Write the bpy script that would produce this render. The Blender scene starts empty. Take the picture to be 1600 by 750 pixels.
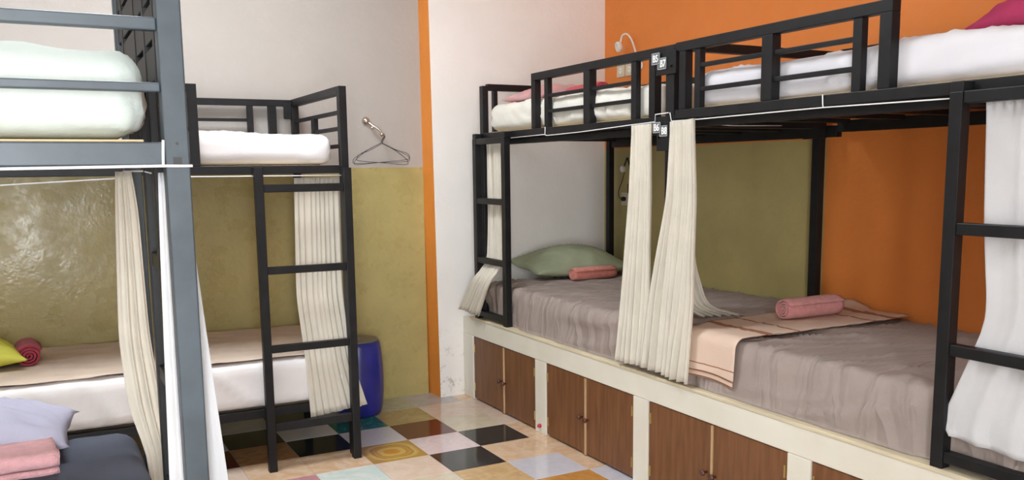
import bpy, bmesh, math, random
from mathutils import Vector, Matrix, noise, Euler
random.seed(7)
C = bpy.context.scene.collection
PI = math.pi

# ---------------------------------------------------------------- materials
MATS = {}
def mat(name, col, rough=0.6, metal=0.0, var=0.0, vscale=6.0, bump=0.0, bscale=60.0, col2=None, sheen=0.0, spec=0.5, stretch=None):
    m = bpy.data.materials.new(name); m.use_nodes = True
    nt = m.node_tree; b = nt.nodes['Principled BSDF']
    b.inputs['Base Color'].default_value = (*col, 1)
    b.inputs['Roughness'].default_value = rough
    b.inputs['Metallic'].default_value = metal
    b.inputs['Specular IOR Level'].default_value = spec
    if sheen: b.inputs['Sheen Weight'].default_value = sheen
    tc = nt.nodes.new('ShaderNodeTexCoord')
    src = tc.outputs['Object']
    if stretch:
        mp = nt.nodes.new('ShaderNodeMapping'); mp.inputs['Scale'].default_value = stretch
        nt.links.new(src, mp.inputs['Vector']); src = mp.outputs['Vector']
    if var or col2:
        n = nt.nodes.new('ShaderNodeTexNoise'); n.inputs['Scale'].default_value = vscale
        n.inputs['Detail'].default_value = 6
        nt.links.new(src, n.inputs['Vector'])
        r = nt.nodes.new('ShaderNodeValToRGB')
        c2 = col2 if col2 else tuple(max(0, c*(1-var)) for c in col)
        c1 = col if col2 else tuple(min(1, c*(1+var)) for c in col)
        r.color_ramp.elements[0].position = .35; r.color_ramp.elements[0].color = (*c2, 1)
        r.color_ramp.elements[1].position = .65; r.color_ramp.elements[1].color = (*c1, 1)
        nt.links.new(n.outputs['Fac'], r.inputs['Fac'])
        nt.links.new(r.outputs['Color'], b.inputs['Base Color'])
    if bump:
        n2 = nt.nodes.new('ShaderNodeTexNoise'); n2.inputs['Scale'].default_value = bscale
        n2.inputs['Detail'].default_value = 4
        nt.links.new(src, n2.inputs['Vector'])
        bp = nt.nodes.new('ShaderNodeBump'); bp.inputs['Strength'].default_value = bump
        bp.inputs['Distance'].default_value = .01
        nt.links.new(n2.outputs['Fac'], bp.inputs['Height'])
        nt.links.new(bp.outputs['Normal'], b.inputs['Normal'])
    MATS[name] = m
    return m

def cloth_mat(name, col, transl=0.35, var=.04):
    m = mat(name, col, rough=.9, var=var, vscale=9, bump=.15, bscale=220, spec=.2)
    nt = m.node_tree; b = nt.nodes['Principled BSDF']
    out = nt.nodes['Material Output']
    t = nt.nodes.new('ShaderNodeBsdfTranslucent'); t.inputs['Color'].default_value = (*col, 1)
    mx = nt.nodes.new('ShaderNodeMixShader'); mx.inputs['Fac'].default_value = transl
    nt.links.new(b.outputs[0], mx.inputs[1]); nt.links.new(t.outputs[0], mx.inputs[2])
    nt.links.new(mx.outputs[0], out.inputs['Surface'])
    return m

M_black = mat('black_paint', (.009,.009,.010), rough=.45, var=.25, vscale=14, bump=.05, bscale=40, spec=.3)
M_black_haze = mat('black_paint_haze', (.042,.058,.070), rough=.42, var=.18, vscale=10, bump=.04, bscale=40)  # black frame paint, bluish daylight haze put into the colour
M_curtain = cloth_mat('curtain_cream', (.83,.79,.70))
M_curtain_w = cloth_mat('curtain_white', (.75,.75,.76))
M_sheet_w = mat('sheet_white', (.82,.80,.80), rough=.9, var=.03, vscale=5, bump=.1, bscale=180, spec=.2)
M_sheet_lav = mat('sheet_pale_lavender', (.71,.70,.74), rough=.9, var=.03, vscale=5, bump=.1, bscale=180, spec=.2)
M_sheet_mint = mat('sheet_pale_mint', (.60,.66,.62), rough=.9, var=.05, vscale=5, bump=.1, bscale=180, spec=.2)
M_sheet_cream = mat('sheet_cream', (.78,.76,.69), rough=.9, var=.03, vscale=5, bump=.1, bscale=180, spec=.2)
M_sheet_grey = mat('sheet_taupe', (.32,.262,.235), rough=.85, var=.05, vscale=6, bump=.15, bscale=200, spec=.25)
nt = M_sheet_grey.node_tree; b = nt.nodes['Principled BSDF']
tc = nt.nodes.new('ShaderNodeTexCoord'); mp = nt.nodes.new('ShaderNodeMapping'); mp.inputs['Rotation'].default_value = (.75,0,0); mp.inputs['Scale'].default_value = (1.2,7.5,1.5)
nt.links.new(tc.outputs['Object'], mp.inputs['Vector'])
nn = nt.nodes.new('ShaderNodeTexNoise'); nn.inputs['Scale'].default_value = 1.0; nn.inputs['Detail'].default_value = 2.5; nn.inputs['Distortion'].default_value = .6
nt.links.new(mp.outputs[0], nn.inputs['Vector'])
ab = nt.nodes.new('ShaderNodeMath'); ab.operation = 'SUBTRACT'; nt.links.new(nn.outputs['Fac'], ab.inputs[0]); ab.inputs[1].default_value = .5
a2 = nt.nodes.new('ShaderNodeMath'); a2.operation = 'ABSOLUTE'; nt.links.new(ab.outputs[0], a2.inputs[0])
bp = nt.nodes.new('ShaderNodeBump'); bp.invert = True; bp.inputs['Strength'].default_value = .55; bp.inputs['Distance'].default_value = .10
nt.links.new(a2.outputs[0], bp.inputs['Height'])
old = b.inputs['Normal'].links[0].from_node; nt.links.new(bp.outputs['Normal'], old.inputs['Normal'])
M_sheet_dark = mat('sheet_charcoal', (.085,.095,.125), rough=.9, var=.06, vscale=6, bump=.15, bscale=200, spec=.2)
M_shade_layer = mat('sheet_white_shade', (.62,.51,.42), rough=.9, var=.06, vscale=5, bump=.1, bscale=180, spec=.2)  # white bedding with shade and warm bounce put into the colour
M_pillow_green = mat('pillow_sage', (.33,.36,.24), rough=.9, var=.08, vscale=5, bump=.15, bscale=160, spec=.2)
M_pillow_lav = mat('pillow_lavender', (.42,.42,.53), rough=.9, var=.05, vscale=5, bump=.15, bscale=160, spec=.2)
M_pillow_yel = mat('pillow_yellow', (.60,.60,.10), rough=.9, var=.06, vscale=5, bump=.15, bscale=160, spec=.2)
M_pillow_pink = mat('pillow_pink', (.66,.36,.35), rough=.9, col2=(.50,.33,.34), vscale=12, bump=.15, bscale=160, spec=.2)
M_pillow_mag = mat('pillow_crimson', (.36,.035,.10), rough=.9, var=.12, vscale=6, bump=.15, bscale=160, spec=.2)
M_towel_coral = mat('towel_coral', (.70,.24,.19), rough=1, var=.10, vscale=40, bump=.7, bscale=260, sheen=.3, spec=.1)
M_towel_pink = mat('towel_pink', (.66,.28,.27), rough=1, var=.10, vscale=40, bump=.7, bscale=260, sheen=.3, spec=.1)
M_towel_red = mat('towel_red', (.42,.04,.07), rough=1, var=.14, vscale=40, bump=.7, bscale=260, sheen=.3, spec=.1)
M_towel_red2 = mat('towel_bright_red', (.62,.07,.09), rough=1, var=.12, vscale=40, bump=.7, bscale=260, sheen=.3, spec=.1)
M_towel_lpink = mat('towel_light_pink', (.78,.42,.44), rough=1, var=.08, vscale=40, bump=.7, bscale=260, sheen=.3, spec=.1)
M_ply = mat('plywood', (.55,.42,.24), rough=.7, var=.15, vscale=4, stretch=(1,1,12))
M_string = mat('white_string', (.85,.85,.85), rough=.8)
M_platform = mat('platform_plaster', (.72,.69,.60), rough=.8, col2=(.66,.62,.52), vscale=3.0, bump=.12, bscale=26)
M_edge = mat('edge_board_wood', (.62,.54,.38), rough=.6, var=.12, vscale=5, stretch=(4,1,14))
M_wood = mat('brown_plywood', (.195,.082,.031), rough=.45, col2=(.135,.052,.019), vscale=7, stretch=(6,6,.6), bump=.05, bscale=40)
M_wood_light = mat('pale_wood_edge', (.50,.34,.18), rough=.6, var=.1)
M_knob = mat('dark_knob', (.09,.03,.02), rough=.25)
M_brass = mat('brass', (.65,.50,.18), rough=.35, metal=.9)
M_chrome = mat('chrome', (.62,.56,.50), rough=.22, metal=1)
M_wire = mat('dark_wire', (.05,.05,.05), rough=.4, metal=.5)
M_white_plastic = mat('white_plastic', (.78,.76,.70), rough=.35)
M_socket = mat('socket_plastic', (.62,.56,.42), rough=.4)
M_black_plastic = mat('black_plastic', (.012,.012,.012), rough=.4)
M_blue = mat('blue_glaze', (.022,.025,.24), rough=.28, var=.12, vscale=9, bump=.05, bscale=10)
M_stooltop = mat('grey_lid', (.16,.14,.12), rough=.35, var=.1)
M_plate = mat('plate_grey', (.10,.11,.12), rough=.5)
M_letter = mat('plate_white', (.82,.82,.80), rough=.5)

# ---------------------------------------------------------------- helpers
def link(name, bm, m, parent=None, smooth=False, mods=None, mats=None):
    me = bpy.data.meshes.new(name)
    bmesh.ops.recalc_face_normals(bm, faces=bm.faces[:])
    if parent: bmesh.ops.translate(bm, vec=-base(parent), verts=bm.verts[:])
    bm.to_mesh(me); bm.free()
    for x in (mats or [m]): me.materials.append(x)
    if smooth:
        for p in me.polygons: p.use_smooth = True
    o = bpy.data.objects.new(name, me); C.objects.link(o)
    if parent: o.parent = parent     # part meshes are kept in the coordinates of their thing
    return o
def base(o):
    while o.parent: o = o.parent
    return Vector(o.location)
def setp(o, label=None, cat=None, group=None, kind=None):
    if label: o['label'] = label
    if cat: o['category'] = cat
    if group: o['group'] = group
    if kind: o['kind'] = kind
    return o
def thing(name, loc, label, cat, group=None):
    o = bpy.data.objects.new(name, None); C.objects.link(o); o.location = loc
    o.empty_display_size = .1
    return setp(o, label, cat, group)
def origin(o, loc):
    """move the origin of a single-mesh thing to loc, keeping it in place"""
    d = Vector(loc) - Vector(o.location)
    o.data.transform(Matrix.Translation(-d)); o.location = loc
    return o
def box(bm, x0, x1, y0, y1, z0, z1, bev=0.0, mi=0):
    g = bmesh.ops.create_cube(bm, size=1)
    bmesh.ops.transform(bm, matrix=Matrix.Translation(((x0+x1)/2, (y0+y1)/2, (z0+z1)/2)) @ Matrix.Diagonal((abs(x1-x0), abs(y1-y0), abs(z1-z0), 1)), verts=g['verts'])
    fs = list({f for v in g['verts'] for f in v.link_faces})
    for f in fs: f.material_index = mi
    if bev:
        es = list({e for v in g['verts'] for e in v.link_edges})
        bmesh.ops.bevel(bm, geom=es, offset=bev, segments=2, affect='EDGES', profile=.5)
def B(*boxes, bev=.003):
    bm = bmesh.new()
    for b in boxes: box(bm, *b, bev=bev)
    return bm
def tube(bm, pts, r, n=8, cap=True, closed=False):
    pts = [Vector(p) for p in pts]
    rings = []
    t0 = (pts[1]-pts[0]).normalized()
    up = Vector((0,0,1)) if abs(t0.z) < .9 else Vector((1,0,0))
    nrm = t0.cross(up).normalized()
    for i, p in enumerate(pts):
        if i == 0: t = pts[1]-pts[0]
        elif i == len(pts)-1: t = pts[-1]-pts[-2]
        else: t = pts[i+1]-pts[i-1]
        t.normalize()
        nrm = (nrm - t*nrm.dot(t))
        if nrm.length < 1e-6: nrm = t.orthogonal()
        nrm.normalize(); bn = t.cross(nrm)
        rr = r[i] if isinstance(r, (list, tuple)) else r
        rings.append([bm.verts.new(p + (nrm*math.cos(a)+bn*math.sin(a))*rr) for a in [2*PI*k/n for k in range(n)]])
    for a, b in zip(rings, rings[1:]):
        for k in range(n): bm.faces.new((a[k], a[(k+1)%n], b[(k+1)%n], b[k]))
    if cap:
        bm.faces.new(rings[0][::-1]); bm.faces.new(rings[-1])
def smooth_path(pts, sub=6):
    pts = [Vector(p) for p in pts]; out = []
    for i in range(len(pts)-1):
        p0 = pts[max(i-1,0)]; p1 = pts[i]; p2 = pts[i+1]; p3 = pts[min(i+2,len(pts)-1)]
        for k in range(sub):
            t = k/sub
            out.append(.5*((2*p1)+(-p0+p2)*t+(2*p0-5*p1+4*p2-p3)*t*t+(-p0+3*p1-3*p2+p3)*t**3))
    out.append(pts[-1]); return out
def lathe(bm, prof, n=32, c=(0,0,0), M=None):
    rings = []
    for r, z in prof:
        ring = []
        for k in range(n):
            a = 2*PI*k/n
            p = Vector((r*math.cos(a), r*math.sin(a), z))
            if M: p = M @ p
            ring.append(bm.verts.new(p + Vector(c)))
        rings.append(ring)
    for a, b in zip(rings, rings[1:]):
        for k in range(n): bm.faces.new((a[k], a[(k+1)%n], b[(k+1)%n], b[k]))
    bm.faces.new(rings[0][::-1]); bm.faces.new(rings[-1])

def fbm(p, s, o=3): return noise.fractal(Vector(p)*s, 1.0, 2.0, o)

def soft_box(x0, x1, y0, y1, z0, z1, r=.05, step=.03, wr=.006, crease=None, sag=.0, seed=0., lumps=.006, hardbase=False, flare=0):
    """mattress in a fitted sheet: rounded block with wrinkles"""
    bm = bmesh.new()
    c = Vector(((x0+x1)/2, (y0+y1)/2, (z0+z1)/2)); h = Vector(((x1-x0)/2, (y1-y0)/2, (z1-z0)/2))
    r = min(r, h.z*.98)
    n = [max(2, int(round(2*a/step))) for a in h]
    vs = {}
    def V(i, j, k):
        key = (i, j, k)
        if key not in vs:
            p = Vector((-h.x+2*h.x*i/n[0], -h.y+2*h.y*j/n[1], -h.z+2*h.z*k/n[2]))
            vs[key] = bm.verts.new(p)
        return vs[key]
    for i in range(n[0]):
        for j in range(n[1]):
            bm.faces.new((V(i,j,0), V(i,j+1,0), V(i+1,j+1,0), V(i+1,j,0)))
            bm.faces.new((V(i,j,n[2]), V(i+1,j,n[2]), V(i+1,j+1,n[2]), V(i,j+1,n[2])))
    for i in range(n[0]):
        for k in range(n[2]):
            bm.faces.new((V(i,0,k), V(i+1,0,k), V(i+1,0,k+1), V(i,0,k+1)))
            bm.faces.new((V(i,n[1],k), V(i,n[1],k+1), V(i+1,n[1],k+1), V(i+1,n[1],k)))
    for j in range(n[1]):
        for k in range(n[2]):
            bm.faces.new((V(0,j,k), V(0,j,k+1), V(0,j+1,k+1), V(0,j+1,k)))
            bm.faces.new((V(n[0],j,k), V(n[0],j+1,k), V(n[0],j+1,k+1), V(n[0],j,k+1)))
    for v in bm.verts:
        p = v.co
        q = Vector([max(-(a-r), min(a-r, b)) for a, b in zip(h, p)])
        d = p-q
        if hardbase and p.z < 0: d.z = 0
        if d.length > 1e-9:
            nn = d.normalized(); p = q+nn*r + (Vector((0,0,p.z-q.z)) if hardbase and p.z < 0 else Vector())
        else: nn = Vector((0,0,1 if p.z > 0 else -1))
        w = p + c
        side = 1-abs(nn.z)
        g = fbm((w.x+seed, w.y, w.z), 2.2)*lumps
        # tucked diagonal wrinkles on the sides, shallow ones on top
        t = (w.x+w.y)*1.0
        slant = 1.6+1.6*noise.noise(Vector((t*.8, seed, 4)))
        a = noise.noise(Vector((t*7+seed + w.z*7*slant, w.z*2.0, seed)))
        a = max(0, 1-abs(a)*3.4)**1.5 * (.35+.9*max(0, noise.noise(Vector((t*2.2+seed, w.z*3, 8)))+.35))
        b_ = noise.noise(Vector((w.x*3+seed, w.y*9+w.x*5, seed+3)))
        b_ = max(0, 1-abs(b_)*4)**2
        dsp = g + side*wr*a*(1.0-.4*(p.z/h.z)) + (1-side)*wr*.45*b_*(1 if p.z > 0 else 0)
        if crease:
            for (axis, val, amp) in crease:
                tt = w.y if axis == 'y' else w.x
                dsp += amp*math.exp(-((tt-val-.08*(w.z-z1)*noise.noise(Vector((w.z*6,val,0))))/.008)**2)*(.3+.7*side)
        if hardbase and abs(nn.z) < .5: dsp *= min(1, .22+.9*(p.z+h.z)/(1.3*h.z)) if dsp > 0 else 1
        if p.z < 0 and nn.z < -.7: dsp = 0
        if sag and p.z > 0: w.z -= sag*(1-(p.x/h.x)**2)*(1-(p.y/h.y)**2)*max(0, p.z/h.z)
        if flare and nn.x < -.3 and p.z < h.z-r:
            w.x -= flare*(1-(p.z+h.z)/(2*h.z))**.7*min(1, max(0, min(abs(w.y-q_)-.04 if not (a_ < w.y < b_2) else 0 for (q_, a_, b_2) in ((.13,.13,9),(-2.70,-9,-2.70)))/.06))
        v.co = w + nn*dsp
        if v.co.z < z0: v.co.z = z0
    return bm

def pillow_bm(a, b, h, seed=0., n=36, wr=.008, bend=0.0, bot=.45):
    bm = bmesh.new()
    T, Bt = {}, {}
    for i in range(n+1):
        for j in range(n+1):
            u = -1+2*i/n; v = -1+2*j/n
            x = a*u*(1-.06*(1-v*v)); y = b*v*(1-.07*(1-u*u))
            k = max(0, (1-u**4)*(1-v**4))**.55 * (0.45+.55*(1-u*u)*(1-v*v)+.0)
            w = wr*noise.noise(Vector((u*3+seed, v*3, seed)))+wr*.8*max(0,1-abs(noise.noise(Vector((u*5+v*4+seed, v*2-u*2, 2))))*4)
            z = h*k
            e = math.exp(-min(1-abs(u),1-abs(v))*9)
            lift = .010*math.sin(u*7+seed)*e+.008*math.sin(v*6+seed*2)*e
            bz = bend*(u*u)
            T[i,j] = bm.verts.new((x, y, z*1.0 + w*min(1,k*3) + lift + bz+.001))
            if 0 < i < n and 0 < j < n: Bt[i,j] = bm.verts.new((x, y, -z*bot + lift*(.3+bot) + bz-.001))
            else: Bt[i,j] = T[i,j]
    for i in range(n):
        for j in range(n):
            bm.faces.new((T[i,j], T[i+1,j], T[i+1,j+1], T[i,j+1]))
            q = (Bt[i,j], Bt[i,j+1], Bt[i+1,j+1], Bt[i+1,j])
            if len(set(q)) == 4 and not all(x in T.values() for x in q):
                try: bm.faces.new(q)
                except ValueError: pass
    return bm
def place(bm, loc, rot=(0,0,0)):
    bmesh.ops.transform(bm, matrix=Matrix.Translation(loc) @ Euler(rot).to_matrix().to_4x4(), verts=bm.verts[:])
    return bm
def fix_min_z(bm, z):
    m = min(v.co.z for v in bm.verts)
    bmesh.ops.translate(bm, vec=(0,0,z-m), verts=bm.verts[:]); return bm

def roll_bm(L, R, turns=3.6, seed=0., n=26, squash=.9):
    """rolled towel: a thick spiral cloth along local X"""
    bm = bmesh.new()
    m = int(turns*18); th = R/(turns+.6)*.82
    ns = 14; rows = []
    for s in range(ns+1):
        f = s/ns; x = (f-.5)*L
        edge = min(f, 1-f)
        rs = 1-.10*math.exp(-edge*22)
        row = []
        for k in range(m+1):
            t = k/m; ang = -PI*.35+2*PI*turns*t
            r_o = (th*.6+(R-th*.6)*t)
            wob = 1+.05*noise.noise(Vector((math.cos(ang)*1.5+seed, math.sin(ang)*1.5, x*8+seed)))
            ro = r_o*wob*rs; ri = max(.002, (r_o-th*.8)*wob*rs)
            xx = x+.006*noise.noise(Vector((t*9+seed, 0, 1)))*(1 if s in (0, ns) else 0)
            row.append(((bm.verts.new((xx, ro*math.cos(ang), ro*math.sin(ang)*squash))), bm.verts.new((xx, ri*math.cos(ang), ri*math.sin(ang)*squash))))
        rows.append(row)
    for a, b in zip(rows, rows[1:]):
        for k in range(m):
            bm.faces.new((a[k][0], a[k+1][0], b[k+1][0], b[k][0]))
            bm.faces.new((a[k][1], b[k][1], b[k+1][1], a[k+1][1]))
        for k in (0, m): bm.faces.new((a[k][0], b[k][0], b[k][1], a[k][1]))
    for row in (rows[0], rows[-1]):
        for k in range(m): bm.faces.new((row[k][0], row[k][1], row[k+1][1], row[k+1][0]))
    return bm

def curtain_bm(rows, folds=7, amp=(.008,.02), seed=0., nu=90, nv=46, gather=True, side=1):
    """rows: list of (v, P_left, P_right); hangs with pleats that deepen downward"""
    bm = bmesh.new()
    rows = [(v, Vector(a), Vector(b)) for v, a, b in rows]
    def at(v):
        for (v0,a0,b0), (v1,a1,b1) in zip(rows, rows[1:]):
            if v <= v1+1e-9:
                t = (v-v0)/(v1-v0); return a0.lerp(a1, t), b0.lerp(b1, t)
        return rows[-1][1], rows[-1][2]
    def ats(v):
        e = .05; A, Bq = Vector(), Vector()
        for w, k in ((.25,-1), (.5,0), (.25,1)):
            vv = min(1, max(0, v+k*e)); a, b = at(vv); A += a*w; Bq += b*w
        a0, b0 = at(v); t = 1 if e < v < 1-e else min(v, 1-v)/e
        return a0.lerp(A, t), b0.lerp(Bq, t)
    G = []
    for j in range(nv+1):
        v = j/nv; a, b = ats(v); d = b-a
        nrm = Vector((-d.y, d.x, 0))
        if nrm.length < 1e-6: nrm = Vector((0,1,0))
        nrm.normalize(); am = amp[0]+(amp[1]-amp[0])*v
        row = []
        for i in range(nu+1):
            u = i/nu
            uu = u + .06*noise.noise(Vector((u*2.3+seed, v*.5, seed)))+.02*noise.noise(Vector((u*6+seed, v*.9, seed+4)))
            ph = 2*PI*folds*uu + seed + 1.1*noise.noise(Vector((u*3, v*.8+seed, 2)))
            mod = max(.12, .62+1.0*noise.noise(Vector((u*folds*.55+seed, v*.8, 5))))
            f = am*(mod*(math.sin(ph)+.22*math.sin(2*ph+1)) + .9*noise.noise(Vector((u*2.6+seed*2, v*.9, 7))) + .22*noise.noise(Vector((u*11, v*4, seed))))
            if gather and v < .05: f += .004*math.sin(2*PI*folds*3.3*u+seed)*(1-v/.05)
            p = a.lerp(b, u) + nrm*f*side
            if j == nv: p.z += .006*noise.noise(Vector((u*8+seed, 0, 0)))
            row.append(bm.verts.new(p))
        G.append(row)
    for j in range(nv):
        for i in range(nu): bm.faces.new((G[j][i], G[j][i+1], G[j+1][i+1], G[j+1][i]))
    return bm
def curtain(rows, label, m=None, group=None, **k):
    o = link('curtain', curtain_bm(rows, **k), m or M_curtain, smooth=True)
    md = o.modifiers.new('thickness', 'SOLIDIFY'); md.thickness = .0016
    top = (Vector(rows[0][1])+Vector(rows[0][2]))/2
    setp(o, label, 'curtain', group); origin(o, top)
    return o
def line(pts, r, name, label, cat, m, group=None, sub=1, parent=None, n=8):
    bm = bmesh.new(); tube(bm, smooth_path(pts, sub) if sub > 1 else pts, r, n)
    o = link(name, bm, m, parent, smooth=True)
    if not parent: setp(o, label, cat, group); origin(o, pts[0])
    return o

# ---------------------------------------------------------------- room shell
XR, XL, YF, YE, YB, ZC = 1.80, -3.9, .90, .75, -5.6, 3.3
OLIVE = (.43,.36,.145)
def wall_mat(name, upper, lower, zsplit, rough=.55, sheen_rough=None, ysplit=None, patch=True):
    m = bpy.data.materials.new(name); m.use_nodes = True
    nt = m.node_tree; b = nt.nodes['Principled BSDF']; L = nt.links
    g = nt.nodes.new('ShaderNodeNewGeometry'); sep = nt.nodes.new('ShaderNodeSeparateXYZ')
    L.new(g.outputs['Position'], sep.inputs[0])
    nz = nt.nodes.new('ShaderNodeTexNoise'); nz.inputs['Scale'].default_value = 9; nz.inputs['Detail'].default_value = 3
    L.new(g.outputs['Position'], nz.inputs['Vector'])
    ad = nt.nodes.new('ShaderNodeMath'); ad.operation = 'MULTIPLY_ADD'; ad.inputs[1].default_value = .012
    L.new(nz.outputs['Fac'], ad.inputs[0]); L.new(sep.outputs['Z'], ad.inputs[2])
    lt = nt.nodes.new('ShaderNodeMath'); lt.operation = 'LESS_THAN'; lt.inputs[1].default_value = zsplit+.006
    L.new(ad.outputs[0], lt.inputs[0]); fac = lt.outputs[0]
    if ysplit is not None:
        gt = nt.nodes.new('ShaderNodeMath'); gt.operation = 'GREATER_THAN'; gt.inputs[1].default_value = ysplit
        L.new(sep.outputs['Y'], gt.inputs[0])
        mu = nt.nodes.new('ShaderNodeMath'); mu.operation = 'MULTIPLY'
        L.new(fac, mu.inputs[0]); L.new(gt.outputs[0], mu.inputs[1]); fac = mu.outputs[0]
    # broad uneven paint
    n1 = nt.nodes.new('ShaderNodeTexNoise'); n1.inputs['Scale'].default_value = 2.6; n1.inputs['Detail'].default_value = 8; n1.inputs['Roughness'].default_value = .62
    L.new(g.outputs['Position'], n1.inputs['Vector'])
    def ramp(c, k):
        r = nt.nodes.new('ShaderNodeValToRGB')
        r.color_ramp.elements[0].position = .3; r.color_ramp.elements[0].color = (*[x*(1-k) for x in c], 1)
        r.color_ramp.elements[1].position = .7; r.color_ramp.elements[1].color = (*[min(1,x*(1+k)) for x in c], 1)
        L.new(n1.outputs['Fac'], r.inputs[0]); return r.outputs[0]
    mx = nt.nodes.new('ShaderNodeMix'); mx.data_type = 'RGBA'
    L.new(fac, mx.inputs['Factor']); L.new(ramp(upper, .03), mx.inputs['A']); L.new(ramp(lower, .13), mx.inputs['B'])
    L.new(mx.outputs['Result'], b.inputs['Base Color'])
    mr = nt.nodes.new('ShaderNodeMix'); mr.data_type = 'FLOAT'
    L.new(fac, mr.inputs['Factor']); mr.inputs['A'].default_value = rough; mr.inputs['B'].default_value = sheen_rough or rough
    n3 = nt.nodes.new('ShaderNodeTexNoise'); n3.inputs['Scale'].default_value = 7; n3.inputs['Detail'].default_value = 9; n3.inputs['Roughness'].default_value = .7
    L.new(g.outputs['Position'], n3.inputs['Vector'])
    m3 = nt.nodes.new('ShaderNodeMapRange'); m3.inputs['From Min'].default_value = .38; m3.inputs['From Max'].default_value = .62; m3.inputs['To Min'].default_value = -.07; m3.inputs['To Max'].default_value = .16
    L.new(n3.outputs['Fac'], m3.inputs['Value'])
    a3 = nt.nodes.new('ShaderNodeMath'); L.new(mr.outputs['Result'], a3.inputs[0]); L.new(m3.outputs[0], a3.inputs[1]); L.new(a3.outputs[0], b.inputs['Roughness'])
    n2 = nt.nodes.new('ShaderNodeTexNoise'); n2.inputs['Scale'].default_value = 34; n2.inputs['Detail'].default_value = 7
    L.new(g.outputs['Position'], n2.inputs['Vector'])
    bp = nt.nodes.new('ShaderNodeBump'); bp.inputs['Distance'].default_value = .010; bp.inputs['Strength'].default_value = .20
    L.new(n2.outputs['Fac'], bp.inputs['Height']); L.new(bp.outputs['Normal'], b.inputs['Normal'])
    return m
M_far = wall_mat('far_wall_paint', (.42,.39,.36), OLIVE, 1.49, rough=.7, sheen_rough=.27)
M_right = wall_mat('right_wall_paint', (.74,.228,.042), OLIVE, 1.60, rough=.6, sheen_rough=.45, ysplit=-1.225)
M_white = mat('white_wall_paint', (.86,.835,.80), rough=.7, var=.02, vscale=3, bump=.25, bscale=18)
M_orange = mat('orange_paint', (.74,.25,.035), rough=.6, var=.04, vscale=5, bump=.2, bscale=25)
M_ceil = mat('ceiling_paint', (.78,.77,.74), rough=.8)
# stained white plaster of the end wall: grey scuffs near the floor
nt = M_white.node_tree; bw = nt.nodes['Principled BSDF']
g_ = nt.nodes.new('ShaderNodeNewGeometry'); s_ = nt.nodes.new('ShaderNodeSeparateXYZ'); nt.links.new(g_.outputs['Position'], s_.inputs[0])
nn_ = nt.nodes.new('ShaderNodeTexNoise'); nn_.inputs['Scale'].default_value = 14; nn_.inputs['Detail'].default_value = 9; nn_.inputs['Roughness'].default_value = .75
nt.links.new(g_.outputs['Position'], nn_.inputs['Vector'])
r_ = nt.nodes.new('ShaderNodeMapRange'); r_.inputs['From Min'].default_value = .52; r_.inputs['From Max'].default_value = .64
nt.links.new(nn_.outputs['Fac'], r_.inputs['Value'])
h_ = nt.nodes.new('ShaderNodeMapRange'); h_.inputs['From Min'].default_value = .55; h_.inputs['From Max'].default_value = .05
nt.links.new(s_.outputs['Z'], h_.inputs['Value'])
mm_ = nt.nodes.new('ShaderNodeMath'); mm_.operation = 'MULTIPLY'; nt.links.new(r_.outputs[0], mm_.inputs[0]); nt.links.new(h_.outputs[0], mm_.inputs[1])
mx_ = nt.nodes.new('ShaderNodeMix'); mx_.data_type = 'RGBA'; nt.links.new(mm_.outputs[0], mx_.inputs['Factor'])
old = bw.inputs['Base Color'].links[0].from_socket
nt.links.new(old, mx_.inputs['A']); mx_.inputs['B'].default_value = (.40,.38,.34,1)
nt.links.new(mx_.outputs['Result'], bw.inputs['Base Color'])

def struct(name, bm, m, mats=None): return setp(link(name, bm, m, mats=mats), kind='structure')
struct('wall_far', B((XL-.15, .50, YF, YF+.15, -.05, ZC), bev=0), M_far)
# end wall standing forward of the far wall: its narrow left side is painted orange, its edge slants slightly
bm = bmesh.new()
vs = [bm.verts.new(p) for p in [(.522,YE,-.02), (XR+.1,YE,-.02), (XR+.1,YE+.3,-.02), (.502,YE+.3,-.02), (.494,YE,ZC), (XR+.1,YE,ZC), (XR+.1,YE+.3,ZC), (.490,YE+.3,ZC)]]
for f, mi in (((0,1,5,4),0), ((1,2,6,5),0), ((2,3,7,6),0), ((3,0,4,7),1), ((0,3,2,1),0), ((4,5,6,7),0)):
    bm.faces.new([vs[i] for i in f]).material_index = mi
struct('wall_end', bm, None, mats=[M_white, M_orange])
struct('wall_right', B((XR, XR+.15, YB, YE, -.05, ZC), bev=0), M_right)
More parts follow.
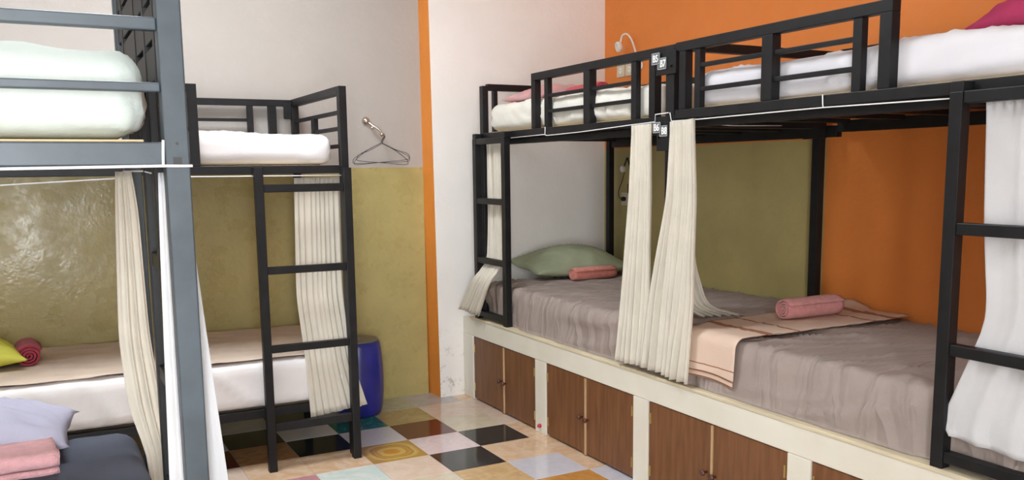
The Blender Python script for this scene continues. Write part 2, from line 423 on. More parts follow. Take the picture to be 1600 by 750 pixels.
# left wall with a high window band, back wall with a wide window
struct('wall_left', B((XL-.15, XL, YB, YF, -.05, ZC), bev=0), M_white)
struct('wall_back', B((XL-.15, -2.65, YB-.15, YB, -.05, ZC), (-1.6, XR+.15, YB-.15, YB, -.05, ZC), (-2.65, -1.6, YB-.15, YB, -.05, .15), (-2.65, -1.6, YB-.15, YB, 2.75, ZC), bev=0), M_white)
SX0, SX1, SY0, SY1 = -1.80, -.60, -1.35, -.15      # roof light
struct('ceiling', B((XL-.15, SX0, YB-.15, YF+.15, ZC, ZC+.12), (SX1, XR+.15, YB-.15, YF+.15, ZC, ZC+.12), (SX0, SX1, YB-.15, SY0, ZC, ZC+.12), (SX0, SX1, SY1, YF+.15, ZC, ZC+.12), bev=0), M_ceil)
M_frame = mat('window_frame_paint', (.7,.7,.68), rough=.4)
def window(name, horiz, a0, a1, z0, z1, at, n):
    bm = bmesh.new(); t = .05
    xs = [a0+(a1-a0)*i/n for i in range(n+1)]
    for i, x in enumerate(xs):
        x0 = min(max(x-t/2, a0), a1-t); 
        if horiz: box(bm, x0, x0+t, at-.1, at-.04, z0, z1, bev=.003)
        else: box(bm, at-.1, at-.04, x0, x0+t, z0, z1, bev=.003)
    for z in (z0, z1-t):
        if horiz: box(bm, a0, a1, at-.1, at-.04, z, z+t, bev=.003)
        else: box(bm, at-.1, at-.04, a0, a1, z, z+t, bev=.003)
    return struct(name, bm, M_frame)
window('window_1', True, -2.65, -1.6, .15, 2.75, YB, 2)
struct('window_2', B((SX0, SX1, SY0, SY0+.04, ZC+.06, ZC+.10), (SX0, SX1, SY1-.04, SY1, ZC+.06, ZC+.10), (SX0, SX0+.04, SY0, SY1, ZC+.06, ZC+.10), (SX1-.04, SX1, SY0, SY1, ZC+.06, ZC+.10), ((SX0+SX1)/2-.02, (SX0+SX1)/2+.02, SY0, SY1, ZC+.06, ZC+.10)), M_frame)

# ---------------------------------------------------------------- floor of mixed tiles, 30 cm
def tile_mat(name, c1, c2, rough=.14, scale=5, dist=1.5):
    m = bpy.data.materials.new(name); m.use_nodes = True; nt = m.node_tree; b = nt.nodes['Principled BSDF']
    g = nt.nodes.new('ShaderNodeNewGeometry')
    n = nt.nodes.new('ShaderNodeTexNoise'); n.inputs['Scale'].default_value = scale; n.inputs['Detail'].default_value = 8
    n.inputs['Distortion'].default_value = dist; n.inputs['Roughness'].default_value = .6
    nt.links.new(g.outputs['Position'], n.inputs['Vector'])
    r = nt.nodes.new('ShaderNodeValToRGB')
    r.color_ramp.elements[0].position = .38; r.color_ramp.elements[0].color = (*c2, 1)
    r.color_ramp.elements[1].position = .62; r.color_ramp.elements[1].color = (*c1, 1)
    nt.links.new(n.outputs['Fac'], r.inputs[0]); nt.links.new(r.outputs[0], b.inputs['Base Color'])
    b.inputs['Roughness'].default_value = rough
    return m
TM = {
 'grout': mat('grout', (.30,.27,.23), rough=.9),
 'black': tile_mat('tile_black', (.012,.014,.016), (.030,.036,.038), .10, 9, 3),
 'maroon': tile_mat('tile_maroon', (.13,.022,.018), (.085,.014,.012), .12, 12),
 'green': tile_mat('tile_green', (.03,.17,.12), (.02,.12,.09), .12, 12),
 'pink': tile_mat('tile_pink_marble', (.70,.56,.56), (.60,.50,.51), .14, 8, 2.5),
 'rose': tile_mat('tile_rose', (.56,.30,.31), (.48,.24,.26), .14, 10),
 'white': tile_mat('tile_white', (.70,.70,.70), (.62,.63,.64), .14, 5),
 'mint': tile_mat('tile_mint_white', (.72,.74,.71), (.55,.66,.60), .14, 4, 3),
 'lilac': tile_mat('tile_lilac_grey', (.57,.56,.62), (.53,.52,.57), .15, 14),
 'peach': tile_mat('tile_peach', (.70,.52,.37), (.62,.41,.25), .14, 5, 3),
 'tan': tile_mat('tile_tan', (.60,.42,.22), (.52,.33,.15), .14, 9, 2),
 'cream': tile_mat('tile_cream', (.64,.57,.44), (.58,.50,.37), .14, 9),
 'blush': tile_mat('tile_blush', (.70,.57,.48), (.64,.49,.39), .14, 6),
 'orange': tile_mat('tile_orange', (.55,.27,.075), (.46,.21,.05), .14, 12),
 'ochre': tile_mat('tile_ochre', (.47,.35,.17), (.36,.25,.10), .14, 8, 2),
 'brown': tile_mat('tile_brown', (.40,.22,.11), (.30,.15,.07), .14, 8, 2),
 'sage': tile_mat('tile_sage', (.47,.46,.35), (.39,.38,.27), .14, 16),
 'grey': tile_mat('tile_grey', (.48,.45,.44), (.42,.39,.38), .14, 9),
}
# ornamental ochre tile with rounded rings
mo = bpy.data.materials.new('tile_ornament'); mo.use_nodes = True; nt = mo.node_tree; b = nt.nodes['Principled BSDF']; b.inputs['Roughness'].default_value = .14
g = nt.nodes.new('ShaderNodeNewGeometry'); mp = nt.nodes.new('ShaderNodeVectorMath'); mp.operation = 'SUBTRACT'; mp.inputs[1].default_value = (-.15,-.15,0)
nt.links.new(g.outputs['Position'], mp.inputs[0]); sp = nt.nodes.new('ShaderNodeSeparateXYZ'); nt.links.new(mp.outputs[0], sp.inputs[0])
def mth(op, a, b_=None):
    n = nt.nodes.new('ShaderNodeMath'); n.operation = op
    for i, x in enumerate((a, b_)):
        if x is None: continue
        if isinstance(x, (int, float)): n.inputs[i].default_value = x
        else: nt.links.new(x, n.inputs[i])
    return n.outputs[0]
px = mth('POWER', mth('ABSOLUTE', sp.outputs['X']), 3.0); py = mth('POWER', mth('ABSOLUTE', sp.outputs['Y']), 3.0)
rad = mth('POWER', mth('ADD', px, py), 1/3)
ns = nt.nodes.new('ShaderNodeTexNoise'); ns.inputs['Scale'].default_value = 22; nt.links.new(g.outputs['Position'], ns.inputs['Vector'])
rad2 = mth('ADD', rad, mth('MULTIPLY', mth('SUBTRACT', ns.outputs['Fac'], .5), .018))
rp = nt.nodes.new('ShaderNodeValToRGB'); rp.color_ramp.interpolation = 'EASE'
els = [(0,(.42,.17,.03)), (.25,(.45,.20,.035)), (.30,(.50,.33,.08)), (.42,(.52,.34,.09)), (.47,(.40,.20,.04)), (.60,(.45,.24,.05)), (.66,(.30,.17,.05)), (.72,(.52,.35,.11)), (.80,(.50,.32,.09)), (.88,(.40,.23,.05)), (1,(.38,.22,.05))]
rp.color_ramp.elements[0].position = 0; rp.color_ramp.elements[0].color = (*els[0][1],1)
rp.color_ramp.elements[1].position = 1; rp.color_ramp.elements[1].color = (*els[-1][1],1)
for p_, c_ in els[1:-1]: rp.color_ramp.elements.new(p_).color = (*c_, 1)
nt.links.new(mth('DIVIDE', rad2, .155), rp.inputs[0]); nt.links.new(rp.outputs[0], b.inputs['Base Color'])
TM['ornament'] = mo
FLOOR = {(0,0):'maroon',(0,-1):'pink',(-1,-1):'ornament',(0,-2):'black',(1,-1):'black',(1,-2):'peach',(1,-3):'lilac',(0,-3):'tan',(1,-4):'orange',
 (-1,-2):'blush',(-1,-3):'cream',(-2,-2):'mint',(-2,-1):'peach',(-3,-1):'peach',(-3,-2):'rose',(-4,-1):'blush',(-4,0):'maroon',(-3,0):'brown',(-2,0):'black',
 (-3,1):'black',(-2,1):'white',(-1,0):'lilac',(-1,1):'green',(0,1):'ochre',(1,0):'cream',(2,0):'blush',(2,1):'blush',(2,2):'peach',(2,-1):'peach',(2,-2):'peach',(2,-3):'peach',(2,-4):'lilac',
 (1,1):'blush',(1,2):'grey',(0,2):'sage',(-1,2):'white',(-2,2):'black',(-3,2):'white',(-4,2):'cream',(-4,1):'white',(-5,0):'cream',(-5,1):'grey',(2,-5):'cream',(0,-4):'cream',(0,-5):'white',(1,-5):'blush',(-1,-4):'pink',(-2,-3):'tan',(-3,-3):'black'}
keys = list(TM.keys()); pal = ['black','peach','cream','white','blush','pink','tan','maroon','lilac','ochre','mint']
bm = bmesh.new(); rnd = random.Random(4)
i0, i1, j0, j1 = -13, 6, -19, 3
box(bm, XL-.1, XR+.1, YB-.1, YF+.1, -.06, -.0012, mi=0)
for i in range(i0, i1):
    for j in range(j0, j1):
        k = FLOOR.get((i,j)) or rnd.choice(pal)
        x0, x1, y0, y1 = i*.3+.001, (i+1)*.3-.001, j*.3+.001, (j+1)*.3-.001
        x0, x1 = max(x0, XL), min(x1, XR); y0, y1 = max(y0, YB), min(y1, YF)
        if x1 <= x0 or y1 <= y0: continue
        e = .0012
        q = [bm.verts.new(p) for p in ((x0+e,y0+e,0),(x1-e,y0+e,0),(x1-e,y1-e,0),(x0+e,y1-e,0))]
        w = [bm.verts.new(p) for p in ((x0,y0,-.0012),(x1,y0,-.0012),(x1,y1,-.0012),(x0,y1,-.0012))]
        mi = keys.index(k)
        bm.faces.new(q).material_index = mi
        for a in range(4): bm.faces.new((w[a], w[(a+1)%4], q[(a+1)%4], q[a])).material_index = mi
struct('floor', bm, None, mats=[TM[k] for k in keys])

# ---------------------------------------------------------------- masonry platform with cupboard doors
PX, PT = .69, .540
pf = thing('bed_platform', (1.2, -1.4, 0), 'long cream plastered platform with brown cupboard doors carrying the right-hand beds', 'storage platform')
doors = [(.600,-.205,.182), (-.325,-1.140,-.722), (-1.255,-2.112,-1.690), (-2.225,-3.06,-2.64)]
YP1 = -3.9
bx = [(PX, XR-.008, YP1, YE-.006, .415, PT-.014)]
edges = [YE-.006]+[v for d in doors for v in d[:2]]+[YP1]
for a, b_ in zip(edges[0::2], edges[1::2]): bx.append((PX, PX+.12, b_, a, 0, .415))
bx.append((PX+.30, PX+.33, YP1, YE-.006, 0, .415))
link('platform_body', B(*bx, bev=.004), M_platform, pf)
link('edge_board', B((PX-.004, XR-.01, YP1, YE-.12, PT-.014, PT), bev=.002), M_edge, pf)
for n_, (ya, yb, ym) in enumerate(doors):
    for s, (a, b_) in enumerate(((ya, ym), (ym, yb))):
        d = link('cabinet_door', B((PX+.006, PX+.022, b_+.003, a-.003, .012, .411), bev=.002), M_wood, pf)
        ky = ym+.030 if s == 0 else ym-.026
        bm = bmesh.new()
        Mx = Matrix.Rotation(-PI/2, 4, 'Y')
        lathe(bm, [(.004,0),(.006,.004),(.005,.012),(.010,.016),(.0135,.022),(.012,.029),(.005,.032)], 18, (PX+.006, ky, .200-.004*s), Mx)
        link('knob', bm, M_knob, d, smooth=True)
        hy = a-.014 if s == 0 else b_+.014
        for hz in (.335, .085):
            link('hinge', B((PX+.002, PX+.008, hy-.004, hy+.004, hz-.025, hz+.025), bev=.001), M_brass, d)
    # pale cover strip on the meeting edge, beside it a brown one
    link('meeting_strip', B((PX-.001, PX+.008, ym-.008, ym+.002, .005, .409), bev=.001), M_wood_light, pf)
    link('meeting_strip', B((PX-.001, PX+.008, ym+.002, ym+.016, .005, .409), bev=.001), M_wood, pf)['label'] = 'brown wooden cover strip'
# little red-capped outlet stub beside the second cupboard
bm = bmesh.new(); lathe(bm, [(.011,0),(.011,.012),(.007,.018)], 16, (PX, -.266, .045), Matrix.Rotation(-PI/2,4,'Y'))
st = link('pipe_stub', bm, mat('red_plastic', (.5,.02,.06), rough=.4), pf, smooth=True); st['label'] = 'small red stub near the floor'

# ---------------------------------------------------------------- number plates
def plate(parent, y0, y1, z0, z1, x, text, label, shift=0.0):
    p = link('number_plate', B((x, x+.004, y0, y1, z0, z1), bev=.001), M_plate, parent); p['label'] = label
    t = .0022
    bm = B((x-.0006, x, y0+.001, y1-.001, z0+.001, z0+.001+t), (x-.0006, x, y0+.001, y1-.001, z1-.001-t, z1-.001), (x-.0006, x, y0+.001, y0+.001+t, z0+.001, z1-.001), (x-.0006, x, y1-.001-t, y1-.001, z0+.001, z1-.001), bev=0)
    link('plate_border', bm, mat('plate_border', (.45,.47,.48)) if 'plate_border' not in MATS else MATS['plate_border'], p)
    cu = bpy.data.curves.new('txt', 'FONT'); cu.body = text; cu.size = .046; cu.align_x = 'CENTER'; cu.align_y = 'CENTER'; cu.extrude = .0008; cu.offset = .0012
    to = bpy.data.objects.new('txt', cu); C.objects.link(to)
    dg = bpy.context.evaluated_depsgraph_get(); me = bpy.data.meshes.new_from_object(to.evaluated_get(dg))
    bpy.data.objects.remove(to)
    R = Matrix(((0,0,-1,0),(-1,0,0,0),(0,1,0,0),(0,0,0,1)))
    sc = Matrix.Diagonal((.80,.92,1,1))
    me.transform(Matrix.Translation((x-.001, (y0+y1)/2, (z0+z1)/2-.001)) @ R @ sc)
    me.transform(Matrix.Translation((0, shift, 0)))
    me.materials.clear(); me.materials.append(M_letter)
    me.transform(Matrix.Translation(-base(p)))
    o = bpy.data.objects.new('lettering', me); C.objects.link(o); o.parent = p
    return p

T = .04
# ---------------------------------------------------------------- right-hand bunks (long side along Y)
def right_bunk(loc, label, yfar, ynear, gy, g_mid, ladder, zr, ztop, zA, zB, posts, endrail_y, rear_y, bracket, gtop):
    t = thing('bunk_bed', loc, label, 'bunk bed', 'black steel bunk frames')
    F0, F1 = .74, .78
    for (y0, y1, x0, x1, z0, z1) in posts: link('post', B((x0, x1, y0, y1, z0, z1)), M_black, t)
    link('side_rail', B((F0, F1, ynear, yfar, zr, zr+.04)), M_black, t)['label'] = 'front rail of the upper bunk'
    link('side_rail', B((1.72, 1.76, ynear, yfar, zr-.045, zr+.01)), M_black, t)['label'] = 'wall-side rail of the upper bunk'
    sl = []
    k = ynear+.06
    while k < yfar-.03:
        sl.append((F1, 1.72, k, k+.04, zr-.005, zr+.034)); k += .30
    link('bed_slats', B(*sl, (F1+.0, F1+.03, ynear, yfar, zr-.035, zr-.002)), M_black, t)
    link('bed_board', B((F1+.001, 1.719, ynear+.01, yfar-.01, zr+.036, zr+.046), bev=.001), M_ply, t)
    # guard: two end posts, inner uprights, wider middle upright, two thin bars, top bar
    a0, a1, b1, b0, e0, e1, f1, f0 = gy   # outer post, inner upright (far side) ; inner upright, outer post (near side)
    g = [(F0, F1, gtop[0], gtop[1], ztop-.04, ztop)]
    g += [(F0, F1, a1, a0, zr+.04, ztop-.04), (F0+.005, F1-.005, b0, b1, zr+.04, ztop-.04), (F0+.005, F1-.005, e1, e0, zr+.04, ztop-.04), (F0, F1, f0, f1, zr+.04, ztop-.04)]
    g += [(F0-.002, F1+.002, g_mid[0], g_mid[1], zr+.04, ztop-.04)]
    for z in (zA, zB): g.append((F0+.008, F1-.012, e0, b0, z-.009, z+.009))
    link('guard_rail', B(*g, bev=.0025), M_black, t)
    # end frame along X
    for ey, vx in endrail_y:
        e = [(F1, 1.72, ey, ey+.035, ztop-.04, ztop)]+[(x, x+.03, ey+.003, ey+.033, zr+.04, ztop-.04) for x in vx]
        link('end_rail', B(*e), M_black, t)
        link('end_rail', B((F1, 1.72, ey, ey+.04, zr-.005, zr+.035)), M_black, t)
    # rear guard
    rg = [(1.725, 1.76, ynear, yfar, ztop-.035, ztop+(.022 if ztop > 1.99 else 0))]+[(1.728, 1.758, y, y+.03, zr, ztop-.035) for y in rear_y]
    link('rear_rail', B(*rg), M_black, t)
    # ladder on the long side, standing on the platform edge
    l0, l1 = ladder
    L = link('ladder', B((PX, PX+T, l0-.042, l0, PT, zr+.005), (PX, PX+T, l1, l1+.042, PT, zr+.005), bev=.0025), M_black, t)
    for z in (zr-.012, 1.278, .913, .578):
        link('rung', B((PX+.004, PX+T-.004, l1+.042, l0-.042, z-.018, z+.018)), M_black, L)
    for q in (l0-.042, l1): link('ladder_bracket', B((PX+.002, F0+.002, q, q+.042, zr-.005, zr+.036)), M_black, t)
    for q in bracket: 
        link('joint_plate', B(q, bev=.002), M_black, t)
    return t
b1 = right_bunk((1.25,-.35,PT), 'black steel bunk bed standing against the white end wall, marked B5 and B6', .55, -1.355,
    (-.100,-.142, -.235,-.272, -1.030,-1.068, -1.172,-1.214), (-.690,-.635), (.560,.135), 1.650, 1.988, 1.857, 1.775,
    [(.505,.55,.74,.78,PT,1.975), (.575,.615,1.72,1.76,PT,1.975), (-1.352,-1.296,.738,.785,PT,1.975), (-1.255,-1.205,1.72,1.76,PT,1.975)],
    [(.512, (.82,1.25))], (.30,-.35,-.95),
    [(.731,.738,-1.372,-1.235,1.864,1.962), (.731,.738,-1.372,-1.245,1.540,1.662), (1.712,1.72,-1.295,-1.15,1.60,1.675)], (-1.356,-.100))
for bx_, by_, bz_, br_ in ((.731,-1.262,1.60,.006), (.731,-1.345,1.90,.006), (1.712,-1.16,1.655,.008), (1.712,-1.285,1.655,.008)):
    bm = bmesh.new(); lathe(bm, [(br_,0),(br_,.008),(br_*.6,.010)], 8, (bx_,by_,bz_), Matrix.Rotation(-PI/2,4,'Y')); link('bolt', bm, M_black, b1)
b2 = right_bunk((1.25,-2.3,PT), 'black steel bunk bed nearest the right picture edge, marked B7 and B8', -1.357, -3.30,
    (-1.383,-1.425, -1.478,-1.512, -2.290,-2.328, -2.400,-2.448), (-1.928,-1.872), (-2.702,-3.20), 1.672, 1.992, 1.885, 1.788,
    [(-3.30,-3.255,.74,.78,PT,1.99), (-3.30,-3.255,1.72,1.76,PT,1.99)],
    [(-1.425, ()), (-3.295, (1.0,1.4))], (-1.70,-2.3,-2.9), [], (-2.448,-1.358))
plate(b1, -1.312, -1.253, 1.888, 1.938, .7265, 'B7', 'dark plate reading B7', -.007)
plate(b1, -1.273, -1.216, 1.912, 1.962, .7215, 'B5', 'dark plate reading B5, in front of the B7 plate')
plate(b1, -1.325, -1.270, 1.602, 1.650, .7265, 'B8', 'dark plate reading B8', -.007)
plate(b1, -1.284, -1.230, 1.618, 1.666, .7215, 'B6', 'dark plate reading B6, in front of the B8 plate')

# ---------------------------------------------------------------- far bunk along the far wall (long side along X)
FX0, FX1, FY0, FY1 = -2.32, -.31, -.10, .86
fb = thing('bunk_bed', (-1.3,.38,0), 'black steel bunk bed along the olive far wall with the hangers beside it', 'bunk bed', 'black steel bunk frames')
zd = 1.460
for (x0,x1,y0,y1,z1) in ((FX1-.04,FX1,FY0,FY0+.04,1.888), (FX1-.04,FX1,FY1-.04,FY1,1.888), (FX0,FX0+.04,FY0,FY0+.04,1.888), (FX0,FX0+.04,FY1-.04,FY1,1.888)):
    link('post', B((x0,x1,y0,y1,0,z1)), M_black, fb)
for y in (FY0, FY1-.04):
    link('side_rail', B((FX0+.04, FX1-.04, y, y+.04, zd, zd+.040)), M_black, fb)['label'] = 'long rail of the upper bunk'
    link('side_rail', B((FX0+.04, FX1-.04, y, y+.04, .262, .306)), M_black, fb)['label'] = 'long rail of the lower bunk'
for x in (FX0, FX1-.04):
    link('end_rail', B((x, x+.04, FY0+.04, FY1-.04, zd, zd+.04)), M_black, fb)
    link('end_rail', B((x, x+.04, FY0+.04, FY1-.04, .262, .306)), M_black, fb)
for z in (.262, zd):
    link('bed_slats', B(*[(x, x+.035, FY0+.04, FY1-.04, z+.0, z+.030) for x in (-2.1,-1.8,-1.5,-1.2,-.9,-.6)]), M_black, fb)
    link('bed_board', B((FX0+.041, FX1-.041, FY0+.041, FY1-.041, z+.031, z+.041), bev=.001), M_ply, fb)
# right end guard seen obliquely: top bar, three thin bars, one short upright
link('end_guard', B((FX1-.04,FX1,FY0+.04,FY1-.04,1.848,1.888), (FX1-.03,FX1-.01,FY0+.04,FY1-.04,1.752,1.772), (FX1-.03,FX1-.01,FY0+.04,.43,1.672,1.692), (FX1-.03,FX1-.01,FY0+.04,FY1-.04,1.585,1.605), (FX1-.035,FX1-.005,.40,.44,zd+.04,1.755), bev=.002), M_black, fb)
link('rear_rail', B((FX0+.04,FX1-.04,FY1-.04,FY1,1.848,1.885), (FX0+.1,-.60,FY1-.03,FY1-.01,1.758,1.776), (-.605,-.572,FY1-.035,FY1-.005,zd+.04,1.85), (-.485,-.440,FY1-.038,FY1-.002,zd+.04,1.85), (-1.03,-.995,FY1-.035,FY1-.005,zd+.04,1.85), bev=.002), M_black, fb)
link('joint_plate', B((-.40,-.355,FY1-.052,FY1-.04,1.775,1.865)), M_black, fb)
link('guard_rail', B((-1.064,-1.020,FY0,FY0+.04,zd+.04,1.875), (FX0+.04,-1.064,FY0,FY0+.04,1.838,1.875), (FX0+.04,-1.064,FY0+.01,FY0+.03,1.66,1.68), (-1.7,-1.66,FY0,FY0+.04,zd+.04,1.84), bev=.002), M_black, fb)
L = link('ladder', B((-.792,-.752,-.172,-.132,0,1.492), (-.362,-.321,-.172,-.132,0,1.487)), M_black, fb)
for z, h in ((1.392,.019), (.998,.018), (.613,.018), (.222,.020)):
    link('rung', B((-.752,-.362,-.168,-.136,z-h,z+h)), M_black, L)
for q in ((-.792,-.752,-.133,-.098,1.455,1.492), (-.362,-.321,-.133,-.098,1.455,1.487)): link('ladder_bracket', B(q), M_black, fb)

# ---------------------------------------------------------------- near bunk on the left
NX0, NX1, NY0, NY1 = -3.45, -1.405, -2.45, -1.40
W = .0485
nb = thing('bunk_bed', (-2.4,-1.9,0), 'black steel bunk bed nearest the camera on the left, bluish haze painted in', 'bunk bed', 'black steel bunk frames')
for (x0,y0) in ((NX1-W,NY0), (NX1-W,NY1-W), (NX0,NY0), (NX0,NY1-W)):
    link('post', B((x0,x0+W,y0,y0+W,0,2.06)), M_black_haze, nb)
for y in (NY0, NY1-W):
    link('side_rail', B((NX0+W, NX1-W, y, y+W-.006, 1.485, 1.533)), M_black_haze, nb)['label'] = 'long rail of the upper bunk'
    link('side_rail', B((NX0+W, NX1-W, y, y+W-.006, .28, .325)), M_black_haze, nb)['label'] = 'long rail of the lower bunk'
for x in (NX0, NX1-W):
    link('end_rail', B((x+.004, x+W-.004, NY0+W, NY1-W, 1.485, 1.530)), M_black_haze, nb)
    link('end_rail', B((x+.004, x+W-.004, NY0+W, NY1-W, .28, .325)), M_black_haze, nb)
for z in (.28, 1.485):
    link('bed_slats', B(*[(x, x+.035, NY0+W, NY1-W, z+.004, z+.036) for x in (-3.2,-2.9,-2.6,-2.3,-2.0,-1.7)]), M_black_haze, nb)
    link('bed_board', B((NX0+.01, -1.492, NY0+.012, NY1-.02, z+.0485, z+.0535), bev=.001), M_ply, nb)
gs = [(NX0+W, NX1-W, NY0+.008, NY0+.034, 1.760, 1.786), (NX0+W, NX1-W, NY0+.008, NY0+.030, 1.636, 1.655), (NX0+W, NX1-W, NY0, NY0+.04, 2.02, 2.06)]
gs += [(x, x+.03, NY0+.004, NY0+.036, 1.533, 2.02) for x in (-2.35,-2.9)]
link('guard_rail', B(*gs, bev=.003), M_black_haze, nb)
link('rear_rail', B((NX0+W, NX1-W, NY1-.04, NY1, 2.02, 2.06)), M_black_haze, nb)
eg = [(NX1-.044, NX1-.006, NY0+W, NY1-W, 2.02, 2.06), (NX1-.040, NX1-.010, NY0+W, NY1-W, 1.945, 2.005), (NX1-.040, NX1-.010, NY0+W, NY1-W, 1.855, 1.93), (NX1-.040, NX1-.010, NY0+W, NY1-W, 1.765, 1.84), (NX1-.040, NX1-.010, NY0+W, NY1-W, 1.675, 1.75)]
eg += [(NX1-.042, NX1-.008, y, y+.035, 1.53, 2.02) for y in (-2.33,-2.14,-1.93,-1.60)]
link('end_guard', B(*eg, bev=.002), M_black, nb)
L = link('ladder', B((NX1-.046, NX1-.006, -2.19, -2.15, 0, 1.487), (NX1-.046, NX1-.006, -1.98, -1.94, 0, 1.487)), M_black, nb)
for z in (1.25, .95, .65, .35): link('rung', B((NX1-.042, NX1-.010, -2.15, -1.98, z-.018, z+.018)), M_black, L)
# drilled hole and worn patch on the front post
bm = bmesh.new(); lathe(bm, [(.0035,0),(.0035,.002)], 12, (NX1-.024,NY0+.001,1.530), Matrix.Rotation(PI/2,4,'X'))
link('bolt_hole', bm, M_black_plastic, nb)
link('worn_patch', B((NX1-.034, NX1-.016, NY0-.0012, NY0+.001, 1.487, 1.502), bev=0), M_black_plastic, nb)

# ---------------------------------------------------------------- mattresses
def mattress(label, m, bm, loc, mats=None):
    o = link('mattress', bm, m, smooth=True, mats=mats); setp(o, label, 'mattress'); origin(o, loc); return o
mattress('white mattress on the upper bunk marked B5', M_sheet_cream, soft_box(.783,1.70,-1.20,.485,1.698,1.852, r=.045, wr=.016, step=.02, seed=1.3, lumps=.014), (1.25,-.35,1.703))
mattress('pale lavender-white mattress on the upper bunk marked B7', M_sheet_lav, soft_box(.788,1.70,-3.25,-1.445,1.719,1.865, r=.045, wr=.022, step=.02, seed=4.1, lumps=.012), (1.25,-2.3,1.725))
mattress('taupe sheeted mattress under the sage pillow', M_sheet_grey, soft_box(.742,1.745,-1.275,.490,PT+.002,.768, r=.035, step=.018, wr=.030, hardbase=True, flare=.022, seed=2.2, crease=[('y',-.585,.006)]), (1.25,-.4,PT))
mattress('taupe sheeted mattress under the striped throw', M_sheet_grey, soft_box(.742,1.745,-3.24,-1.365,PT+.002,.768, r=.035, step=.018, wr=.032, hardbase=True, flare=.022, seed=7.7, crease=[('y',-2.215,.006)]), (1.25,-2.3,PT))
mattress('white mattress on the upper bunk along the far wall', M_sheet_w, soft_box(-2.27,-.383,-.055,.81,1.504,1.655, r=.05, wr=.018, seed=3.9, lumps=.012), (-1.3,.38,1.515))
mattress('thick white mattress on the lower bunk along the far wall', M_sheet_w, soft_box(-2.27,-.36,-.09,.815,.312,.541, r=.035, wr=.016, seed=5.5, lumps=.008), (-1.3,.38,.316))
mattress('pale mint mattress on the upper bunk nearest the camera', M_sheet_mint, soft_box(-3.4,-1.483,-2.392,-1.50,1.544,1.722, r=.06, wr=.020, step=.018, seed=6.1, lumps=.012), (-2.4,-1.9,1.543))
mattress('charcoal sheeted mattress on the lower bunk nearest the camera', M_sheet_dark, soft_box(-3.4,-1.468,-2.38,-1.34,.338,.640, r=.07, wr=.008, seed=8.3, lumps=.008), (-2.4,-1.9,.337))

# layer on the far lower mattress, its shaded top painted as beige
bm = bmesh.new(); nx, ny = 80, 34; G = []
for j in range(ny+1):
    row = []
    for i in range(nx+1):
        x = -2.262+(1.895)*i/nx; y = -.078+(.885)*j/ny
        z = .559+.004*fbm((x,y,0),5)+.005*max(0,1-abs(noise.noise(Vector((x*3+y*6,y*9,1))))*5)
        if j == 0: y += .008*noise.noise(Vector((x*5,0,0))); 
        row.append(bm.verts.new((x, y, z)))
    G.append(row)
for j in range(ny):
    for i in range(nx): bm.faces.new((G[j][i], G[j][i+1], G[j+1][i+1], G[j+1][i]))
o = link('shade_layer', bm, M_shade_layer, smooth=True); md = o.modifiers.new('t','SOLIDIFY'); md.thickness = .003
setp(o, 'beige layer painting the shaded top of the far lower white mattress', 'bed sheet'); origin(o, (-1.3,.38,.556))

# ---------------------------------------------------------------- pillows
def pillow(label, m, a, b, h, loc, rot, seed, zmin=None, **k):
    bm = place(pillow_bm(a, b, h, seed, **k), loc, rot)
    if zmin is not None: fix_min_z(bm, zmin)
    o = link('pillow', bm, m, smooth=True); setp(o, label, 'pillow'); origin(o, loc); return o
pillow('sage green pillow against the white end wall behind a coral towel', M_pillow_green, .36, .22, .135, (1.36,.49,.82), (.10,0,-.02), 1.0, .772)
pillow('pink patterned pillow on the upper bunk marked B5', M_pillow_pink, .27, .22, .090, (1.07,.14,1.88), (.0,0,.10), 2.0, 1.852, bot=.12)
pillow('crimson pillow on the upper bunk at the right picture edge', M_pillow_mag, .32, .25, .20, (1.20,-2.835,1.95), (.0,0,-.05), 3.0, 1.858, bot=.08)
pillow('yellow pillow beside a dark red rolled towel', M_pillow_yel, .25, .20, .12, (-2.07,.36,.62), (0,0,.15), 4.0, .560)
pillow('lavender pillow on the charcoal sheet behind a light pink towel', M_pillow_lav, .34, .20, .11, (-1.985,-1.42,.70), (.0,0,-.10), 5.0, .648)

# ---------------------------------------------------------------- towels
def towel(label, m, L, R, loc, rotz, seed, zmin, tilt=0., **k):
    bm = place(roll_bm(L, R, seed=seed, **k), loc, (0, tilt, rotz)); fix_min_z(bm, zmin)
    o = link('rolled_towel', bm, m, smooth=True); setp(o, label, 'towel'); origin(o, loc); return o
towel('coral rolled towel leaning on the sage pillow', M_towel_coral, .315, .050, (1.365,.23,.82), .0, 1., .774)
towel('pink rolled towel lying on the striped throw', M_towel_pink, .33, .058, (1.345,-1.585,.84), -.03, 2., .792)
towel('dark red rolled towel beside the yellow pillow', M_towel_red, .24, .066, (-1.80,.42,.62), PI/2+.05, 3., .561)
towel('red rolled towel beside the pink patterned pillow', M_towel_red2, .40, .046, (.99,-.27,1.88), -.12+PI/2, 4., 1.850)
